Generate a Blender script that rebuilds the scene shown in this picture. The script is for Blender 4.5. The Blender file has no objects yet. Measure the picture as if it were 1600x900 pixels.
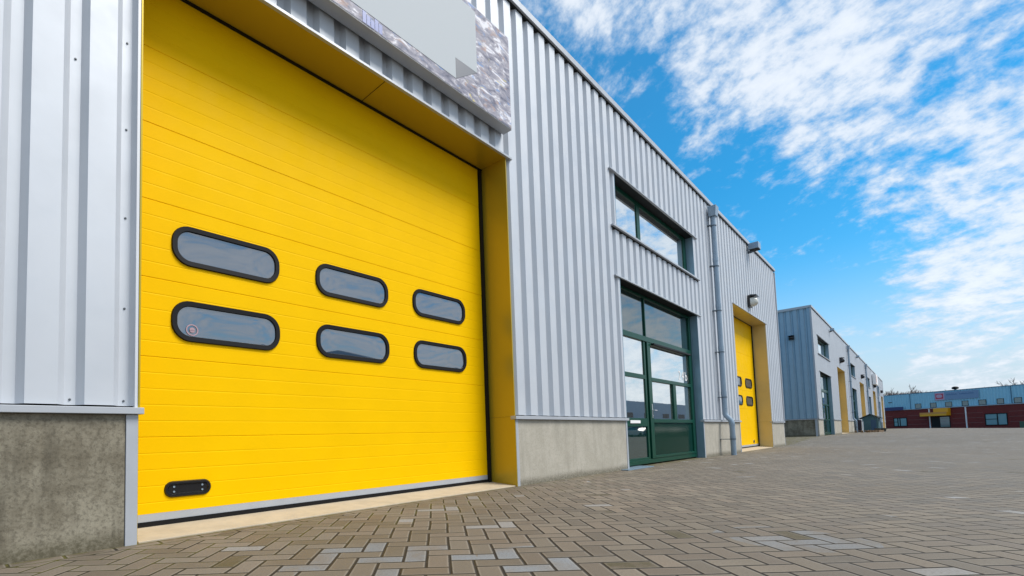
import bpy, math, random
from mathutils import Vector, Matrix, Euler
random.seed(7)
PI = math.pi
S = bpy.context.scene
COL = S.collection

# ------------------------------------------------------------------ camera
cam_data = bpy.data.cameras.new('camera')
cam = bpy.data.objects.new('camera', cam_data); COL.objects.link(cam); S.camera = cam
RX = Vector((0.70469457, -0.7089727, -0.02762735))      # right
DN = Vector((0.02296855, 0.06171352, -0.99782959))      # down
FW = Vector((0.70913892, 0.70253054, 0.05977326))       # forward
m = Matrix(((RX.x, -DN.x, -FW.x), (RX.y, -DN.y, -FW.y), (RX.z, -DN.z, -FW.z))).to_4x4()
m.translation = Vector((0, -3.924, 0.68))
cam.matrix_world = m
cam_data.sensor_fit = 'HORIZONTAL'; cam_data.sensor_width = 36
cam_data.lens = 762.6037 / 1600 * 36
cam_data.shift_x = (800 - 684.9314) / 1600
cam_data.shift_y = (638.6842 - 450) / 1600
cam_data.clip_start = 0.05; cam_data.clip_end = 3000
S.render.resolution_x = 1024; S.render.resolution_y = 576
S.view_settings.view_transform = 'Standard'
try: S.view_settings.look = 'None'
except Exception: pass
S.view_settings.exposure = 0.37
S.view_settings.gamma = 1.0
S.view_settings.use_curve_mapping = False

# ------------------------------------------------------------------ sun and sky
SUN_AZ = math.radians(-57)      # angle of the sun from +X towards +Y
SUN_EL = math.radians(54)
sun_vec = Vector((math.cos(SUN_AZ) * math.cos(SUN_EL), math.sin(SUN_AZ) * math.cos(SUN_EL), math.sin(SUN_EL)))
sl = bpy.data.lights.new('sun', 'SUN'); sl.energy = 3.4; sl.angle = math.radians(26); sl.color = (1.0, 0.955, 0.89)
so = bpy.data.objects.new('sun', sl); COL.objects.link(so)
so.rotation_euler = sun_vec.to_track_quat('Z', 'Y').to_euler(); so.location = (0, -20, 30)

W = bpy.data.worlds.new('World'); S.world = W; W.use_nodes = True
nt = W.node_tree; nt.nodes.clear()
def N(nt, t, **k):
    n = nt.nodes.new(t)
    for a, b in k.items(): setattr(n, a, b)
    return n
def setin(nt, sock, v):
    if v is None: return
    if isinstance(v, bpy.types.NodeSocket): nt.links.new(v, sock)
    else: sock.default_value = v
def M(nt, op, a, b=None, c=None, clamp=False):
    n = N(nt, 'ShaderNodeMath', operation=op, use_clamp=clamp)
    setin(nt, n.inputs[0], a); setin(nt, n.inputs[1], b); setin(nt, n.inputs[2], c)
    return n.outputs[0]
def MIX(nt, f, a, b, bt='MIX'):
    n = N(nt, 'ShaderNodeMix', data_type='RGBA', blend_type=bt)
    setin(nt, n.inputs[0], f); setin(nt, n.inputs[6], a); setin(nt, n.inputs[7], b)
    return n.outputs[2]
def NOISE(nt, vec, scale, detail=4, rough=0.5, dist=0.0, out=0):
    n = N(nt, 'ShaderNodeTexNoise'); n.inputs['Scale'].default_value = scale
    n.inputs['Detail'].default_value = detail; n.inputs['Roughness'].default_value = rough
    n.inputs['Distortion'].default_value = dist
    if vec is not None: nt.links.new(vec, n.inputs['Vector'])
    return n.outputs[out]
def RAMP(nt, v, pts):
    n = N(nt, 'ShaderNodeValToRGB'); cr = n.color_ramp
    while len(cr.elements) < len(pts): cr.elements.new(0.5)
    for e, (p, c) in zip(cr.elements, pts):
        e.position = p; e.color = c if len(c) == 4 else (*c, 1)
    nt.links.new(v, n.inputs[0]); return n.outputs[0]
def MR(nt, v, a, b, c=0.0, d=1.0, smooth=True):
    n = N(nt, 'ShaderNodeMapRange', interpolation_type='SMOOTHSTEP' if smooth else 'LINEAR')
    setin(nt, n.inputs[0], v); n.inputs[1].default_value = a; n.inputs[2].default_value = b
    n.inputs[3].default_value = c; n.inputs[4].default_value = d
    return n.outputs[0]

tc = N(nt, 'ShaderNodeTexCoord')
sky = N(nt, 'ShaderNodeTexSky', sky_type='NISHITA', sun_disc=False)
sky.sun_elevation = SUN_EL; sky.sun_rotation = math.radians(90) - SUN_AZ
sky.air_density = 1.0; sky.dust_density = 0.3; sky.ozone_density = 3.0; sky.altitude = 50
hs = N(nt, 'ShaderNodeHueSaturation'); hs.inputs['Saturation'].default_value = 1.5; hs.inputs['Value'].default_value = 1.35
hs.inputs['Hue'].default_value = 0.485
nt.links.new(sky.outputs[0], hs.inputs['Color'])
sep = N(nt, 'ShaderNodeSeparateXYZ'); nt.links.new(tc.outputs['Generated'], sep.inputs[0])
zc = M(nt, 'MAXIMUM', sep.outputs[2], 0.0)
inv = M(nt, 'DIVIDE', 1.0, M(nt, 'ADD', zc, 0.10))
px = M(nt, 'MULTIPLY', sep.outputs[0], inv); py = M(nt, 'MULTIPLY', sep.outputs[1], inv)
# cloud layer lies on a flat sheet high above; streaked along one direction of that sheet
A = math.radians(72)
inv2 = M(nt, 'DIVIDE', 1.75, M(nt, 'ADD', zc, 0.42))
qx = M(nt, 'MULTIPLY', sep.outputs[0], inv2); qy = M(nt, 'MULTIPLY', sep.outputs[1], inv2)
cu = M(nt, 'ADD', M(nt, 'MULTIPLY', qx, math.cos(A)), M(nt, 'MULTIPLY', qy, math.sin(A)))
cv = M(nt, 'SUBTRACT', M(nt, 'MULTIPLY', qy, math.cos(A)), M(nt, 'MULTIPLY', qx, math.sin(A)))
cb = N(nt, 'ShaderNodeCombineXYZ'); nt.links.new(M(nt, 'MULTIPLY', cu, 1.0), cb.inputs[0]); nt.links.new(M(nt, 'MULTIPLY', cv, 1.12), cb.inputs[1])
warp = NOISE(nt, cb.outputs[0], 1.3, 3, 0.5, out=1)
wv = N(nt, 'ShaderNodeVectorMath', operation='MULTIPLY_ADD'); nt.links.new(warp, wv.inputs[0]); wv.inputs[1].default_value = (0.16, 0.16, 0); nt.links.new(cb.outputs[0], wv.inputs[2])
n_big = NOISE(nt, wv.outputs[0], 1.7, 3, 0.5)
n_mid = NOISE(nt, wv.outputs[0], 8.0, 7, 0.58)
n_fine = NOISE(nt, wv.outputs[0], 24.0, 6, 0.62)
dens = M(nt, 'ADD', M(nt, 'ADD', M(nt, 'MULTIPLY', n_big, 0.32), M(nt, 'MULTIPLY', n_mid, 0.48)), M(nt, 'MULTIPLY', n_fine, 0.24))
# cloud bank thins out towards +Y (behind the halls)
azm = M(nt, 'ADD', py, M(nt, 'MULTIPLY', M(nt, 'SUBTRACT', M(nt, 'MINIMUM', px, 2.4), 1.5), 0.30))
azm = M(nt, 'ADD', azm, M(nt, 'MULTIPLY', M(nt, 'MAXIMUM', M(nt, 'MULTIPLY', px, -1.0), 0.0), 0.8))
bank = MR(nt, azm, 0.16, 0.50, 0.065, -0.09)
dens = M(nt, 'ADD', dens, bank)
dens = M(nt, 'ADD', dens, MR(nt, azm, -1.3, -0.35, 0.025, 0.0))
cov = MR(nt, dens, 0.455, 0.65, 0.06, 0.95)
cov = M(nt, 'MULTIPLY', cov, MR(nt, zc, 0.0, 0.10, 0.75, 1.0))
cloudcol = MIX(nt, MR(nt, dens, 0.5, 0.75), (5.6, 6.3, 7.2, 1), (7.6, 7.9, 8.3, 1))
# pale band of thin cloud low over the horizon
hz = MR(nt, sep.outputs[2], -0.02, 0.30, 0.95, 0.0)
base = MIX(nt, hz, hs.outputs[0], (4.3, 5.0, 5.9, 1))
skycol = MIX(nt, M(nt, 'MULTIPLY', cov, 0.93), base, cloudcol)
bg = N(nt, 'ShaderNodeBackground'); bg.inputs[1].default_value = 0.10
nt.links.new(skycol, bg.inputs[0])
wo = N(nt, 'ShaderNodeOutputWorld'); nt.links.new(bg.outputs[0], wo.inputs[0])

# ------------------------------------------------------------------ materials
def mat(name, col, rough=0.6, metal=0.0, bump=None, var=0.0, vscale=3.0, ior=1.5, coord='Object', spec=None, coat=0.0):
    m = bpy.data.materials.new(name); m.use_nodes = True; t = m.node_tree
    b = t.nodes['Principled BSDF']
    b.inputs['Base Color'].default_value = (*col, 1); b.inputs['Roughness'].default_value = rough
    b.inputs['Metallic'].default_value = metal; b.inputs['IOR'].default_value = ior
    if spec is not None: b.inputs['Specular IOR Level'].default_value = spec
    if coat: b.inputs['Coat Weight'].default_value = coat; b.inputs['Coat Roughness'].default_value = 0.1
    tcn = N(t, 'ShaderNodeTexCoord')
    if var:
        n = NOISE(t, tcn.outputs[coord], vscale, 5, 0.6)
        f = MR(t, n, 0.3, 0.7, 1 - var, 1 + var)
        h = N(t, 'ShaderNodeHueSaturation'); h.inputs['Color'].default_value = (*col, 1)
        t.links.new(f, h.inputs['Value']); t.links.new(h.outputs[0], b.inputs['Base Color'])
        r = MR(t, NOISE(t, tcn.outputs[coord], vscale * 2.3, 4), 0.3, 0.7, rough * 0.85, min(1, rough * 1.15))
        t.links.new(r, b.inputs['Roughness'])
    if bump:
        n = NOISE(t, tcn.outputs[coord], bump[0], bump[3] if len(bump) > 3 else 4, 0.6)
        bn = N(t, 'ShaderNodeBump'); bn.inputs['Strength'].default_value = bump[1]; bn.inputs['Distance'].default_value = bump[2]
        t.links.new(n, bn.inputs['Height']); t.links.new(bn.outputs[0], b.inputs['Normal'])
    return m
m_clad = mat('silver_cladding', (0.52, 0.55, 0.59), 0.52, 0.24, bump=(2.2, 0.2, 0.01), var=0.03, vscale=1.2)
m_clade = mat('shade_blue_cladding_end', (0.27, 0.40, 0.50), 0.45, 0.15, var=0.03)  # silver sheet with the blue of its shaded side put into the colour
m_trim = mat('silver_trim', (0.41, 0.435, 0.47), 0.42, 0.15, var=0.03)
m_reveal_g = mat('shade_blue_reveal', (0.22, 0.34, 0.42), 0.35, 0.35, var=0.05)  # silver metal of the recess, its blue shade put into the colour
m_yel = mat('yellow_door', (0.85, 0.50, 0.0), 0.55, 0.0, bump=(55, 0.10, 0.002), var=0.02, vscale=2.0, spec=0.05)
m_yrev2 = mat('yellow_reveal_pale_sheen', (0.56, 0.46, 0.22), 0.35, 0.2, var=0.03)  # paler copy of the yellow reveal, outdoor reflection put into the colour
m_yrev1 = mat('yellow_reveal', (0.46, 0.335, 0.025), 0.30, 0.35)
m_black = mat('black_rubber', (0.008, 0.008, 0.009), 0.5, spec=0.2)
m_blackgloss = mat('black_plastic', (0.010, 0.010, 0.012), 0.18)
m_green = mat('dark_green_frame', (0.002, 0.050, 0.030), 0.28, 0.0, spec=0.18)
m_gpanel = mat('dark_green_panel', (0.001, 0.026, 0.017), 0.10, ior=1.4, spec=0.1)
m_glass = mat('dark_glass', (0.008, 0.03, 0.028), 0.015, ior=2.4, bump=(1.3, 0.06, 0.01))
m_glass2 = mat('coated_glass', (0.74, 0.77, 0.77), 0.012, 0.95, bump=(1.0, 0.05, 0.01))
m_dglass = mat('acrylic_window', (0.035, 0.055, 0.085), 0.03, ior=2.8, bump=(1.7, 0.6, 0.035, 0))
m_zinc = mat('grey_pipe', (0.25, 0.33, 0.41), 0.32, 0.2, var=0.06)
m_dgrey = mat('dark_grey_metal', (0.10, 0.13, 0.16), 0.45, 0.2)
m_dgrey2 = mat('blue_grey_step', (0.14, 0.20, 0.25), 0.4, 0.1)
m_white = mat('white_paint', (0.8, 0.8, 0.8), 0.5)
m_trim2 = mat('pale_trim', (0.60, 0.62, 0.65), 0.45, 0.1)
m_roof = mat('roof_membrane', (0.18, 0.18, 0.18), 0.9)
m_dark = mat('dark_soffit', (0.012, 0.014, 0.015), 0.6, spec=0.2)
m_screw = mat('screw_head', (0.12, 0.13, 0.14), 0.4, 0.5)
m_lens = mat('lamp_lens', (0.62, 0.63, 0.58), 0.12, ior=1.5)
m_sill = mat('threshold_concrete', (0.40, 0.34, 0.25), 0.8, bump=(60, 0.3, 0.004), var=0.08, vscale=6)

def concrete(name, c1, c2, dark):
    m = bpy.data.materials.new(name); m.use_nodes = True; t = m.node_tree; b = t.nodes['Principled BSDF']
    tcn = N(t, 'ShaderNodeTexCoord'); o = tcn.outputs['Object']
    n1 = NOISE(t, o, 2.6, 9, 0.72); n2 = NOISE(t, o, 38, 7, 0.8)
    mp = N(t, 'ShaderNodeMapping'); mp.inputs['Scale'].default_value = (7, 7, 0.9); t.links.new(o, mp.inputs[0])
    n3 = NOISE(t, mp.outputs[0], 1.0, 5, 0.65)
    c = MIX(t, MR(t, n1, 0.35, 0.65), (*c1, 1), (*c2, 1))
    c = MIX(t, MR(t, n2, 0.46, 0.62, 0, 0.5), c, (*dark, 1))
    c = MIX(t, MR(t, n3, 0.45, 0.75, 0, 0.55), c, (*dark, 1))
    gz_ = N(t, 'ShaderNodeSeparateXYZ'); t.links.new(o, gz_.inputs[0])
    dirt = M(t, 'MULTIPLY', MR(t, M(t, 'SUBTRACT', gz_.outputs[2], M(t, 'MULTIPLY', n1, 0.16)), -0.06, 0.05, 1, 0), MR(t, n2, 0.3, 0.6, 0.4, 1))
    c = MIX(t, M(t, 'MULTIPLY', dirt, 0.8), c, (0.075, 0.065, 0.035, 1))
    t.links.new(c, b.inputs['Base Color']); b.inputs['Roughness'].default_value = 0.85
    bn = N(t, 'ShaderNodeBump'); bn.inputs['Strength'].default_value = 0.35; bn.inputs['Distance'].default_value = 0.006
    t.links.new(M(t, 'ADD', n2, M(t, 'MULTIPLY', NOISE(t, o, 90, 3), 0.4)), bn.inputs['Height']); t.links.new(bn.outputs[0], b.inputs['Normal'])
    return m
m_conc = concrete('pale_concrete', (0.36, 0.335, 0.275), (0.44, 0.41, 0.345), (0.27, 0.255, 0.21))
m_concd = concrete('weathered_concrete', (0.155, 0.135, 0.095), (0.29, 0.265, 0.20), (0.048, 0.040, 0.026))

def paving_mat():
    m = bpy.data.materials.new('herringbone_paving'); m.use_nodes = True; t = m.node_tree; b = t.nodes['Principled BSDF']
    g = N(t, 'ShaderNodeNewGeometry'); sp = N(t, 'ShaderNodeSeparateXYZ')
    # small wander so that rows are not laid with a ruler
    wn = NOISE(t, g.outputs['Position'], 1.1, 2, 0.5, out=1)
    va = N(t, 'ShaderNodeVectorMath', operation='MULTIPLY_ADD'); t.links.new(wn, va.inputs[0]); va.inputs[1].default_value = (0.035, 0.035, 0); t.links.new(g.outputs['Position'], va.inputs[2])
    t.links.new(va.outputs[0], sp.inputs[0]); X, Y = sp.outputs[0], sp.outputs[1]
    w = 0.1325; k = math.sqrt(0.5) / w
    u = M(t, 'MULTIPLY', M(t, 'ADD', X, Y), k); v = M(t, 'MULTIPLY', M(t, 'SUBTRACT', Y, X), k)
    v = M(t, 'ADD', v, 0.35)
    i = M(t, 'FLOOR', u); j = M(t, 'FLOOR', v)
    d = M(t, 'FLOORED_MODULO', M(t, 'SUBTRACT', i, j), 4.0)
    isH = M(t, 'LESS_THAN', d, 1.5)
    sec = M(t, 'LESS_THAN', M(t, 'ABSOLUTE', M(t, 'SUBTRACT', d, 1.5)), 1.0)
    isV = M(t, 'SUBTRACT', 1.0, isH)
    fu = M(t, 'FRACT', u); fv = M(t, 'FRACT', v)
    lo = M(t, 'ADD', M(t, 'ADD', M(t, 'MULTIPLY', isH, fu), M(t, 'MULTIPLY', isV, fv)), sec)
    sh = M(t, 'ADD', M(t, 'MULTIPLY', isH, fv), M(t, 'MULTIPLY', isV, fu))
    dl = M(t, 'MINIMUM', lo, M(t, 'SUBTRACT', 2.0, lo)); ds = M(t, 'MINIMUM', sh, M(t, 'SUBTRACT', 1.0, sh))
    fine = NOISE(t, g.outputs['Position'], 26, 3, 0.6)
    dist = M(t, 'ADD', M(t, 'MINIMUM', dl, ds), M(t, 'MULTIPLY', M(t, 'SUBTRACT', fine, 0.5), 0.035))
    idx = M(t, 'SUBTRACT', i, M(t, 'MULTIPLY', isH, sec)); idy = M(t, 'SUBTRACT', j, M(t, 'MULTIPLY', isV, sec))
    cid = N(t, 'ShaderNodeCombineXYZ'); t.links.new(idx, cid.inputs[0]); t.links.new(idy, cid.inputs[1])
    wnz = N(t, 'ShaderNodeTexWhiteNoise', noise_dimensions='2D'); t.links.new(cid.outputs[0], wnz.inputs['Vector'])
    r = wnz.outputs['Value']; rc = N(t, 'ShaderNodeSeparateColor'); t.links.new(wnz.outputs['Color'], rc.inputs[0])
    big = NOISE(t, g.outputs['Position'], 0.35, 5, 0.6)
    mid = NOISE(t, g.outputs['Position'], 3.0, 5, 0.65)
    grain = NOISE(t, g.outputs['Position'], 75, 5, 0.8)
    c = MIX(t, r, (0.098, 0.081, 0.058, 1), (0.205, 0.176, 0.136, 1))
    c = MIX(t, M(t, 'MULTIPLY', rc.outputs[1], 0.35), c, (0.195, 0.138, 0.098, 1))
    # the warm tone gives way to a greyer one out in the yard
    sepo = N(t, 'ShaderNodeSeparateXYZ'); t.links.new(g.outputs['Position'], sepo.inputs[0])
    out = MR(t, M(t, 'SUBTRACT', M(t, 'MULTIPLY', sepo.outputs[0], 0.35), sepo.outputs[1]), 2.5, 9.0, 0, 0.8)
    c = MIX(t, out, c, MIX(t, r, (0.120, 0.112, 0.096, 1), (0.185, 0.174, 0.153, 1)))
    # a few pale blue-grey pavers that gather in patches, a few mossy ones
    patch = MR(t, NOISE(t, g.outputs['Position'], 0.9, 2, 0.5), 0.48, 0.62)
    bl = M(t, 'MULTIPLY', M(t, 'GREATER_THAN', M(t, 'ADD', rc.outputs[0], M(t, 'MULTIPLY', patch, 0.05)), 0.992), MR(t, mid, 0.2, 0.7, 0.65, 1.0))
    c = MIX(t, M(t, 'MULTIPLY', bl, 0.75), c, (0.29, 0.30, 0.31, 1))
    def spot(cx, cy, r):
        vx = M(t, 'SUBTRACT', sepo.outputs[0], cx); vy = M(t, 'SUBTRACT', sepo.outputs[1], cy)
        return MR(t, M(t, 'SQRT', M(t, 'ADD', M(t, 'MULTIPLY', vx, vx), M(t, 'MULTIPLY', vy, vy))), r*0.5, r, 1, 0)
    sp_ = M(t, 'MAXIMUM', M(t, 'MAXIMUM', spot(1.75, -1.75, 0.75), spot(2.35, -2.35, 0.5)), M(t, 'MULTIPLY', spot(3.7, -3.3, 0.55), 0.7))
    bl2 = M(t, 'MULTIPLY', M(t, 'GREATER_THAN', M(t, 'ADD', rc.outputs[0], M(t, 'MULTIPLY', sp_, 0.5)), 1.06), MR(t, mid, 0.3, 0.62, 0.25, 1.0))
    c = MIX(t, bl2, c, (0.195, 0.215, 0.235, 1))
    moss = M(t, 'MULTIPLY', M(t, 'GREATER_THAN', rc.outputs[2], 0.993), MR(t, mid, 0.35, 0.6))
    c = MIX(t, moss, c, (0.055, 0.045, 0.012, 1))
    c = MIX(t, MR(t, big, 0.40, 0.66, 0, 0.42), c, (0.105, 0.09, 0.07, 1))
    c = MIX(t, MR(t, grain, 0.42, 0.66, 0, 0.45), c, (0.09, 0.073, 0.052, 1))
    c = MIX(t, MR(t, mid, 0.50, 0.80, 0, 0.15), c, (0.25, 0.225, 0.185, 1))
    # worn pale arris then dark joint, some joints green near the wall
    ey = M(t, 'GREATER_THAN', sepo.outputs[1], -0.115)
    ex = M(t, 'FRACT', M(t, 'MULTIPLY', sepo.outputs[0], 1/0.27))
    ed = M(t, 'MINIMUM', M(t, 'MULTIPLY', M(t, 'MINIMUM', ex, M(t, 'SUBTRACT', 1.0, ex)), 2.0), M(t, 'MULTIPLY', M(t, 'ABSOLUTE', M(t, 'ADD', sepo.outputs[1], 0.115)), 7.5))
    dist = M(t, 'ADD', M(t, 'MULTIPLY', M(t, 'SUBTRACT', 1.0, ey), M(t, 'MINIMUM', dist, M(t, 'MULTIPLY', M(t, 'ABSOLUTE', M(t, 'ADD', sepo.outputs[1], 0.115)), 7.5))), M(t, 'MULTIPLY', ey, ed))
    arris = M(t, 'MULTIPLY', MR(t, dist, 0.05, 0.09), MR(t, dist, 0.16, 0.10)); 
    c = MIX(t, M(t, 'MULTIPLY', arris, 0.22), c, (0.33, 0.30, 0.25, 1))
    near = MR(t, sepo.outputs[1], -1.5, -0.2)
    jc = MIX(t, M(t, 'MULTIPLY', near, MR(t, mid, 0.4, 0.6)), (0.022, 0.017, 0.011, 1), (0.075, 0.068, 0.012, 1))
    jn = MR(t, dist, 0.038, 0.082, 1, 0)
    c = MIX(t, jn, c, jc)
    edge = M(t, 'MULTIPLY', MR(t, sepo.outputs[1], -0.05, -0.01), MR(t, NOISE(t, g.outputs['Position'], 9, 3), 0.35, 0.6))
    c = MIX(t, M(t, 'MULTIPLY', edge, 0.85), c, (0.085, 0.075, 0.02, 1))
    t.links.new(c, b.inputs['Base Color'])
    t.links.new(MR(t, r, 0, 1, 0.68, 0.92), b.inputs['Roughness']); b.inputs['Specular IOR Level'].default_value = 0.35
    hgt = M(t, 'ADD', MR(t, dist, 0.015, 0.10), M(t, 'ADD', M(t, 'MULTIPLY', grain, 0.28), M(t, 'ADD', M(t, 'MULTIPLY', M(t, 'MULTIPLY', rc.outputs[1], lo), 0.30), M(t, 'MULTIPLY', rc.outputs[0], 0.25))))
    bn = N(t, 'ShaderNodeBump'); bn.inputs['Strength'].default_value = 0.8; bn.inputs['Distance'].default_value = 0.010
    t.links.new(hgt, bn.inputs['Height']); t.links.new(bn.outputs[0], b.inputs['Normal'])
    return m
m_pave = paving_mat()

def brick_mat():
    m = bpy.data.materials.new('dark_red_brick'); m.use_nodes = True; t = m.node_tree; b = t.nodes['Principled BSDF']
    tcn = N(t, 'ShaderNodeTexCoord'); sp = N(t, 'ShaderNodeSeparateXYZ'); t.links.new(tcn.outputs['Object'], sp.inputs[0])
    cb = N(t, 'ShaderNodeCombineXYZ'); t.links.new(sp.outputs[0], cb.inputs[0]); t.links.new(sp.outputs[2], cb.inputs[1])
    br = N(t, 'ShaderNodeTexBrick'); t.links.new(cb.outputs[0], br.inputs['Vector'])
    br.inputs['Scale'].default_value = 1; br.inputs['Brick Width'].default_value = 0.22; br.inputs['Row Height'].default_value = 0.07
    br.inputs['Mortar Size'].default_value = 0.006
    br.inputs['Color1'].default_value = (0.22, 0.022, 0.016, 1); br.inputs['Color2'].default_value = (0.15, 0.015, 0.012, 1); br.inputs['Mortar'].default_value = (0.06, 0.02, 0.018, 1)
    t.links.new(br.outputs[0], b.inputs['Base Color']); b.inputs['Roughness'].default_value = 0.8
    return m
m_brick = brick_mat()
m_bclad = mat('blue_cladding', (0.26, 0.52, 0.66), 0.4, 0.1, var=0.04)
m_bclad2 = mat('blue_grey_cladding', (0.07, 0.17, 0.26), 0.4, 0.1, var=0.04)

def print_mat():
    m = bpy.data.materials.new('faded_photo_print'); m.use_nodes = True; t = m.node_tree; b = t.nodes['Principled BSDF']
    tcn = N(t, 'ShaderNodeTexCoord'); mp = N(t, 'ShaderNodeMapping'); mp.inputs['Rotation'].default_value = (0, 0.7, 0); mp.inputs['Scale'].default_value = (1, 1, 2.6)
    t.links.new(tcn.outputs['Object'], mp.inputs[0]); o = mp.outputs[0]
    n = NOISE(t, o, 4.2, 7, 0.68, 0.9)
    c = RAMP(t, n, [(0.34, (0.09, 0.10, 0.15)), (0.46, (0.24, 0.24, 0.30)), (0.54, (0.36, 0.35, 0.40)), (0.62, (0.72, 0.72, 0.77))])
    n2 = NOISE(t, o, 5.0, 3, 0.6, 0.6, out=1); s2 = N(t, 'ShaderNodeSeparateColor'); t.links.new(n2, s2.inputs[0])
    c = MIX(t, MR(t, s2.outputs[0], 0.58, 0.70, 0, 0.6), c, (0.42, 0.25, 0.17, 1))
    c = MIX(t, MR(t, s2.outputs[1], 0.58, 0.70, 0, 0.8), c, (0.15, 0.27, 0.52, 1))
    c = MIX(t, MR(t, s2.outputs[2], 0.64, 0.72, 0, 0.7), c, (0.68, 0.56, 0.14, 1))
    t.links.new(c, b.inputs['Base Color']); b.inputs['Roughness'].default_value = 0.55; b.inputs['Specular IOR Level'].default_value = 0.2
    return m
m_print = print_mat()
m_blank = mat('blank_grey_print', (0.47, 0.505, 0.53), 0.7, spec=0.15)
m_tri = mat('dark_grey_print', (0.13, 0.14, 0.16), 0.4)
m_bluep = mat('blue_print', (0.035, 0.085, 0.32), 0.4)

# ------------------------------------------------------------------ mesh helpers
class MB:
    def __init__(s): s.v = []; s.f = []; s.sm = []
    def add(s, vs, fs, smooth=False):
        o = len(s.v); s.v += [tuple(v) for v in vs]; s.f += [tuple(i + o for i in f) for f in fs]; s.sm += [smooth] * len(fs); return s
    def box(s, x0, x1, y0, y1, z0, z1):
        return s.add([(x0,y0,z0),(x1,y0,z0),(x1,y1,z0),(x0,y1,z0),(x0,y0,z1),(x1,y0,z1),(x1,y1,z1),(x0,y1,z1)],
                     [(0,3,2,1),(4,5,6,7),(0,1,5,4),(1,2,6,5),(2,3,7,6),(3,0,4,7)])
    def cyl(s, p0, p1, r0, r1=None, n=16, cap=True):
        r1 = r0 if r1 is None else r1
        a = Vector(p0); b = Vector(p1); d = (b - a).normalized()
        u = d.orthogonal().normalized(); w = d.cross(u)
        vs = [a + (u*math.cos(2*PI*i/n) + w*math.sin(2*PI*i/n))*r0 for i in range(n)] + [b + (u*math.cos(2*PI*i/n) + w*math.sin(2*PI*i/n))*r1 for i in range(n)]
        s.add(vs, [(i, (i+1) % n, n+(i+1) % n, n+i) for i in range(n)], True)
        if cap: s.add(vs, [tuple(range(n))[::-1], tuple(range(n, 2*n))])
        return s
    def tube(s, pts, r, n=16):
        pts = [Vector(p) for p in pts]; rings = []; u = None
        for i, p in enumerate(pts):
            d = ((pts[min(i+1, len(pts)-1)] - p).normalized() + (p - pts[max(i-1, 0)]).normalized()).normalized()
            if u is None: u = d.orthogonal().normalized()
            u = (u - d*u.dot(d)).normalized(); w = d.cross(u)
            rings.append([p + (u*math.cos(2*PI*k/n) + w*math.sin(2*PI*k/n))*r for k in range(n)])
        vs = [v for q in rings for v in q]; fs = []
        for i in range(len(pts)-1):
            for k in range(n): fs.append((i*n+k, i*n+(k+1) % n, (i+1)*n+(k+1) % n, (i+1)*n+k))
        s.add(vs, fs, True); s.add(vs, [tuple(range(n))[::-1], tuple(range(len(vs)-n, len(vs)))])
        return s
    def extrude_xz(s, pts, y0, y1):
        n = len(pts); vs = [(x, y0, z) for x, z in pts] + [(x, y1, z) for x, z in pts]
        return s.add(vs, [tuple(range(n)), tuple(range(2*n-1, n-1, -1))] + [(i, n+i, n+(i+1) % n, (i+1) % n) for i in range(n)])
    def build(s, name, material, parent=None, bevel=0.0, seg=1, loc=None):
        me = bpy.data.meshes.new(name); me.from_pydata(s.v, [], s.f); me.update()
        me.polygons.foreach_set('use_smooth', s.sm)
        me.materials.append(material)
        import bmesh
        bm = bmesh.new(); bm.from_mesh(me); bmesh.ops.recalc_face_normals(bm, faces=bm.faces); bm.to_mesh(me); bm.free()
        o = bpy.data.objects.new(name, me); COL.objects.link(o)
        if parent: o.parent = parent
        if loc: o.location = loc
        if bevel:
            b = o.modifiers.new('bevel', 'BEVEL'); b.width = bevel; b.segments = seg; b.limit_method = 'ANGLE'; b.angle_limit = math.radians(50)
        return o
def sheet(name_mb, x0, x1, z0, z1, phase=0.333, pitch=0.305, depth=0.056, y=0.0, cw=0.163, sw=0.040):
    """corrugated sheet in the plane y (crowns) .. y+depth (troughs), closed at its ends by nothing"""
    tw = pitch - cw - 2*sw
    pts = []
    k0 = math.floor((x0 - phase) / pitch) - 1; k = k0
    brk = []
    while phase + k*pitch < x1 + pitch:
        b = phase + k*pitch
        brk += [(b, 0.0), (b+cw, 0.0), (b+cw+sw, depth), (b+cw+sw+tw, depth)]
        k += 1
    def at(x):
        for (a, da), (b, db) in zip(brk, brk[1:]):
            if a <= x <= b: return da + (db-da) * (x-a) / max(b-a, 1e-9)
        return 0.0
    xs = [x0] + [b for b, _ in brk if x0 + 1e-4 < b < x1 - 1e-4] + [x1]
    vs = []; fs = []
    for x in xs:
        dd = at(x); vs += [(x, y+dd, z0), (x, y+dd, z1)]
    for i in range(len(xs)-1): fs.append((2*i, 2*i+2, 2*i+3, 2*i+1))
    # small stiffening grooves are left out; the sheet gets its own thickness
    n = len(vs); vs2 = [(a, b+0.004, c) for a, b, c in vs]
    fs2 = [tuple(n+i for i in f[::-1]) for f in fs]
    ed = []
    for i in range(len(xs)-1): ed += [(2*i, n+2*i, n+2*i+2, 2*i+2), (2*i+1, 2*i+3, n+2*i+3, n+2*i+1)]
    name_mb.add(vs+vs2, fs+fs2+ed)
def empty(name, loc=(0,0,0), rz=0.0, label=None, cat=None, group=None):
    o = bpy.data.objects.new(name, None); COL.objects.link(o); o.location = loc; o.rotation_euler = (0, 0, rz); o.empty_display_size = 0.2
    tag(o, label, cat, group); return o
def tag(o, label=None, cat=None, group=None, kind=None):
    if label: o['label'] = label
    if cat: o['category'] = cat
    if group: o['group'] = group
    if kind: o['kind'] = kind
    return o

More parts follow.
